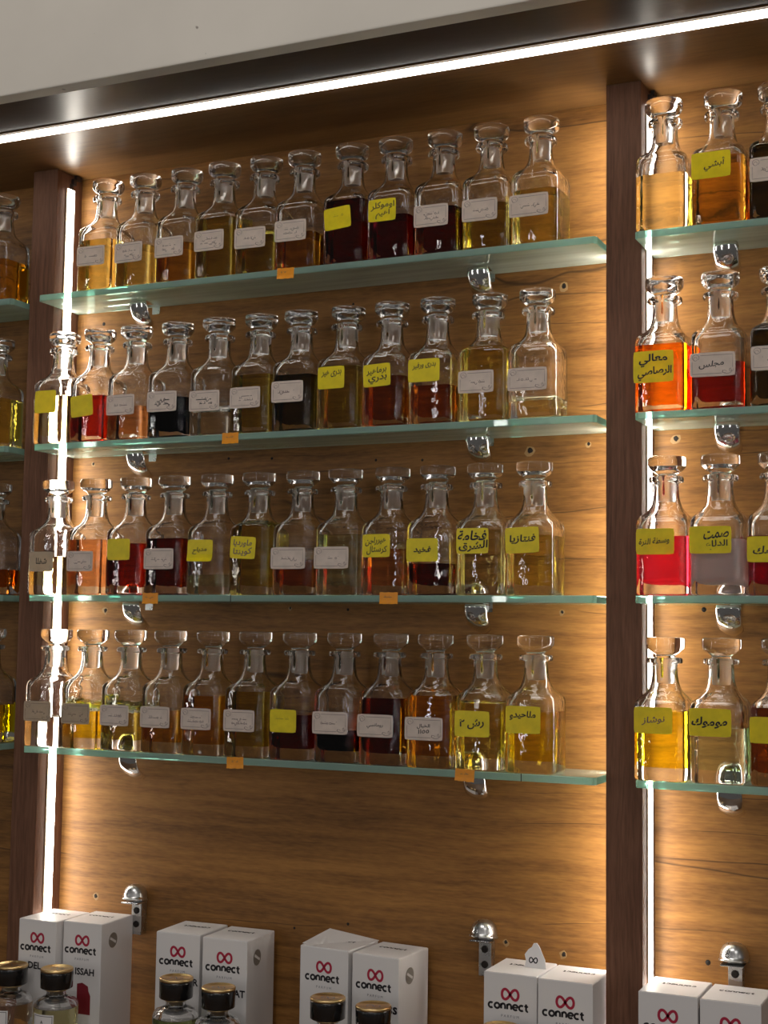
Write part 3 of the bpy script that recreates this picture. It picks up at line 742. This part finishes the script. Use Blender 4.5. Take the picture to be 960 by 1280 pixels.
def carton(x0, x1, yf, ztop, rot, label, name=None, nx=0, nz=-.046, seal=False, flap=None, pic=False, topflip=False):
    Wd = x1-x0; D = .074; Hh = ztop-FLOORZ
    t = thing('perfume_carton', (x0, yf, FLOORZ), label, 'box', 'white perfume cartons', rz=R(rot))
    obj('carton_body', mb((0, Wd, 0, D, 0, Hh), bevel=.0006), 'card', t)
    cx = Wd/2; e = -.00012
    def put(nm, bm, mat, x, z, par=t): return obj(nm, xform(bm, Matrix.Translation((x, e, z))), mat, par)
    # seam of the tucked lid along the front top edge
    obj('lid', mb((.0008, Wd-.0008, .0005, D-.0008, Hh, Hh+.0006), bevel=.0002), 'card', t)
    bm = bmesh.new(); infinity(bm, 0, 0, .0098, .0030); put('emblem', bm, 'crimson', cx, Hh-.0225)
    put('wordmark', connect_bm(.0515), 'ink', cx, Hh-.0360)
    put('small_print', text_bm(['P A R F U M'], .021, .0032, bold=.0, arabic=False, maxw=False), 'grey', cx, Hh-.0465)
    if name: put('lettering', text_bm([name], .032, .0098, bold=.03, arabic=False, maxw=False), 'ink', cx+nx, Hh+nz-.012)
    if pic:
        bm = bmesh.new(); pts = [(-.010, -.030), (.011, -.030), (.011, -.006), (.008, .0), (.007, .006), (-.002, .010), (-.010, .008)]
        bm.faces.new([bm.verts.new((a, 0, b)) for a, b in pts]); put('printed_picture', bm, 'red', cx+.004, Hh-.086)
    # wordmark on the lid
    bm = connect_bm(.040)
    T = Matrix.Translation((cx, D*.62, Hh+.0008)) @ Matrix.Rotation(R(180 if topflip else 0), 4, 'Z') @ Matrix.Rotation(R(-90), 4, 'X')
    obj('lid_wordmark', xform(bm, T), 'ink', t)
    if seal:
        bm = bmesh.new(); lathe(bm, [(.0098, 0), (.0098, .0003)], 28)
        xform(bm, Matrix.Translation((Wd+.0001, D*.36, Hh-.024)) @ Matrix.Rotation(R(90), 4, 'Y'))
        s = obj('round_seal', bm, 'seal', t)
        obj('seal_band', mb((Wd+.0004, Wd+.0006, D*.36-.0075, D*.36+.0075, Hh-.0255, Hh-.0225), M=Matrix.Translation((0, D*.36, Hh-.024)) @ Matrix.Rotation(R(-28), 4, 'X') @ Matrix.Translation((0, -D*.36, -(Hh-.024)))), 'card', s)
    if flap == 'open':
        bm = bmesh.new(); box(bm, 0, Wd*1.02, 0, D*.95, 0, .0006)
        xform(bm, Matrix.Translation((-.001, .006, Hh+.0012)) @ Matrix.Rotation(R(7), 4, 'Y') @ Matrix.Rotation(R(6), 4, 'X'))
        obj('open_flap', bm, 'card', t)
    if flap == 'torn':
        bm = bmesh.new(); pts = [(.0, 0), (.026, 0), (.024, .010), (.016, .0245), (.013, .028), (.009, .0275), (.007, .023), (.003, .020), (-.001, .014), (.001, .008)]
        f = [bm.verts.new((a, 0, b)) for a, b in pts]; g = [bm.verts.new((a, .0006, b)) for a, b in pts]
        bm.faces.new(f); bm.faces.new(g[::-1])
        for i in range(len(f)): j = (i+1) % len(f); bm.faces.new((f[j], f[i], g[i], g[j]))
        bmesh.ops.recalc_face_normals(bm, faces=bm.faces)
        T = Matrix.Translation((Wd-.028, D*.52, Hh+.0008)) @ Matrix.Rotation(R(-12), 4, 'X')
        fl = obj('torn_flap', xform(bm, T), 'card', t)
        bm = bmesh.new(); infinity(bm, .010, .0085, .0048, .0014); obj('emblem', xform(bm, T @ Matrix.Translation((0, -.0002, 0))), 'ink', fl)
    return t
ZC = -.4125
carton(.0150, .0745, -.104, ZC, 1.0, 'white carton with infinity emblem, leftmost of all, under the vertical light strip', 'DEL', nx=-.003)
carton(.0765, .1355, -.090, ZC, 2.0, 'white carton with dark red picture and round seal, second from left', 'ISSAH', nx=.005, nz=-.050, seal=True, pic=True)
carton(.2200, .2830, -.088, ZC, 3.0, 'white carton behind black-capped green bottle, left of the second pair', 'HAR', nx=.018, nz=-.046, topflip=True)
carton(.2895, .3525, -.089, ZC, 2.0, 'white carton with round seal, right of the second pair', 'ARAT', nx=.014, nz=-.052, seal=True)
carton(.4180, .4860, -.070, ZC-.0005, -4.0, 'white carton with its lid flap standing open', None, flap='open')
carton(.4920, .5560, -.076, ZC-.001, -5.0, 'white carton with grey round seal beside the open-lidded carton', 'ss', nx=.024, nz=-.048, seal=True)
carton(.6675, .7310, -.094, ZC, 0, 'white carton with a torn flap standing up, beside right upright', 'AGE', nx=.008, nz=-.046, flap='torn', topflip=True)
carton(.7335, .7970, -.098, ZC, 0, 'white carton pushed against the right upright of the middle bay', None, topflip=True)
carton(.8485, .9130, -.101, ZC, 0, 'white carton in right bay, touching the upright with the light strip', None, topflip=True)
carton(.9160, .9800, -.104, ZC, 0, 'white carton under the empty bracket in the right bay', None)

# ------------------------------------------------------------------ black-capped spray bottles in front
def spray_bottle(x, y, ztop, liq, label, lab=True):
    t = thing('spray_bottle', (x, y, FLOORZ), label, 'bottle', 'black-capped spray bottles')
    H = ztop-FLOORZ; hb = H-.036
    bm = bmesh.new(); r = .0282
    prof = [(r-.002, 0), (r, .002), (r, hb-.010), (r-.001, hb-.006), (r-.004, hb-.0025), (r-.010, hb), (.013, hb+.002), (.0122, hb+.004), (.0122, hb+.009)]
    lathe(bm, prof, 40, cap1=False)
    ri = r-.0042; inn = [(ri-.003, .011), (ri, .014), (ri, hb-.011), (ri-.003, hb-.007), (.012, hb-.004), (.0095, hb-.001), (.0095, hb+.009)]
    lev = hb-.012
    n = len(bm.faces)
    lathe(bm, [(ri, lev)]+inn[2:], 40, cap0=False, cap1=False)
    for f in list(bm.faces)[n:]: f.normal_flip()
    obj('glass_body', bm, 'glass', t)
    bm = bmesh.new(); lathe(bm, [inn[0], inn[1], (ri, lev)], 40, mi=[0, 0])
    for f in bm.faces:
        if all(abs(v.co.z-lev) < 1e-6 for v in f.verts): f.material_index = 1
    obj('liquid', bm, [liquid_mat(C[liq]), 'surface'], t)
    bm = bmesh.new(); lathe(bm, [(.0085, hb+.003), (.0085, hb+.0085), (.0142, hb+.0086), (.0142, hb+.0105), (.012, hb+.0108)], 28); obj('collar', bm, 'gold', t)
    bm = bmesh.new(); lathe(bm, [(.0192, hb+.0112), (.0205, hb+.0122), (.0207, hb+.030), (.0205, H-.0035)], 40); cp = obj('cap', bm, 'black', t)
    bm = bmesh.new(); lathe(bm, [(.0207, H-.0036), (.0208, H-.0012), (.0198, H-.0002), (.0185, H-.0004), (.0178, H-.0014), (.004, H-.0018)], 40); cr = obj('gold_cap_top', bm, 'gold', cp)
    for _ in (0,):
        bm = bmesh.new(); infinity(bm, 0, 0, .0078, .0012)
        obj('emblem', xform(bm, Matrix.Translation((0, 0, H-.0013)) @ Matrix.Rotation(R(-90), 4, 'X')), 'chromed', cp)
    # curved front label
    def bent(w_, z0, z1, rr, mat, nm, par):
        bm = bmesh.new(); n = 10; a, b = [], []
        for i in range(n+1):
            th = R(-90)+(-.5+i/n)*w_/rr
            a.append(bm.verts.new((rr*math.cos(th), rr*math.sin(th), z0))); b.append(bm.verts.new((rr*math.cos(th), rr*math.sin(th), z1)))
        for i in range(n): bm.faces.new((a[i], a[i+1], b[i+1], b[i]))
        return obj(nm, bm, mat, par)
    z1 = hb-.0165
    l = bent(.032, .014, z1, r+.0002, 'card', 'paper_label', t)
    bent(.029, z1-.0022, z1-.0016, r+.0004, 'ink', 'label_border', l)
    bent(.029, .0156, .0162, r+.0004, 'ink', 'label_border', l)
    def bend(bm):
        for v in bm.verts:
            th = R(-90)+v.co.x/(r+.0004); v.co = Vector(((r+.0004)*math.cos(th), (r+.0004)*math.sin(th), v.co.z))
        return bm
    for sx in (-.0142, .0142):
        b = mb((sx-.0003, sx+.0003, 0, .0001, .0156, z1-.0016)); obj('label_border', bend(b), 'ink', l)
    b = text_bm(['A'], .006, .004, bold=.03, arabic=False, maxw=False); xform(b, Matrix.Translation((0, 0, z1-.009))); obj('lettering', bend(b), 'ink', l)
    return t
for (x, z, q, lbl) in [(.0300, -.4635, 'clear', 'clear spray bottle with black and gold cap, leftmost at the picture edge'),
                       (.1020, -.4605, 'pale', 'clear spray bottle with black and gold cap before the red-pictured carton'),
                       (.2815, -.4525, 'greenish', 'olive-green spray bottle with black and gold cap, before second pair of cartons'),
                       (.3415, -.4570, 'greygreen', 'grey-green spray bottle with black and gold cap, before a sealed carton'),
                       (.4895, -.4520, 'olive', 'taller black-capped spray bottle before the open-lidded carton'),
                       (.5480, -.4545, 'amber', 'black-capped spray bottle before the carton with grey round seal'),
                       (.7035, -.4585, 'gold', 'spray bottle with gold cap top peeking in before the torn-flap carton'),
                       (.7640, -.4600, 'tan', 'spray bottle with gold cap top peeking in beside the right upright')]:
    spray_bottle(x, -.1350, z, q, lbl)
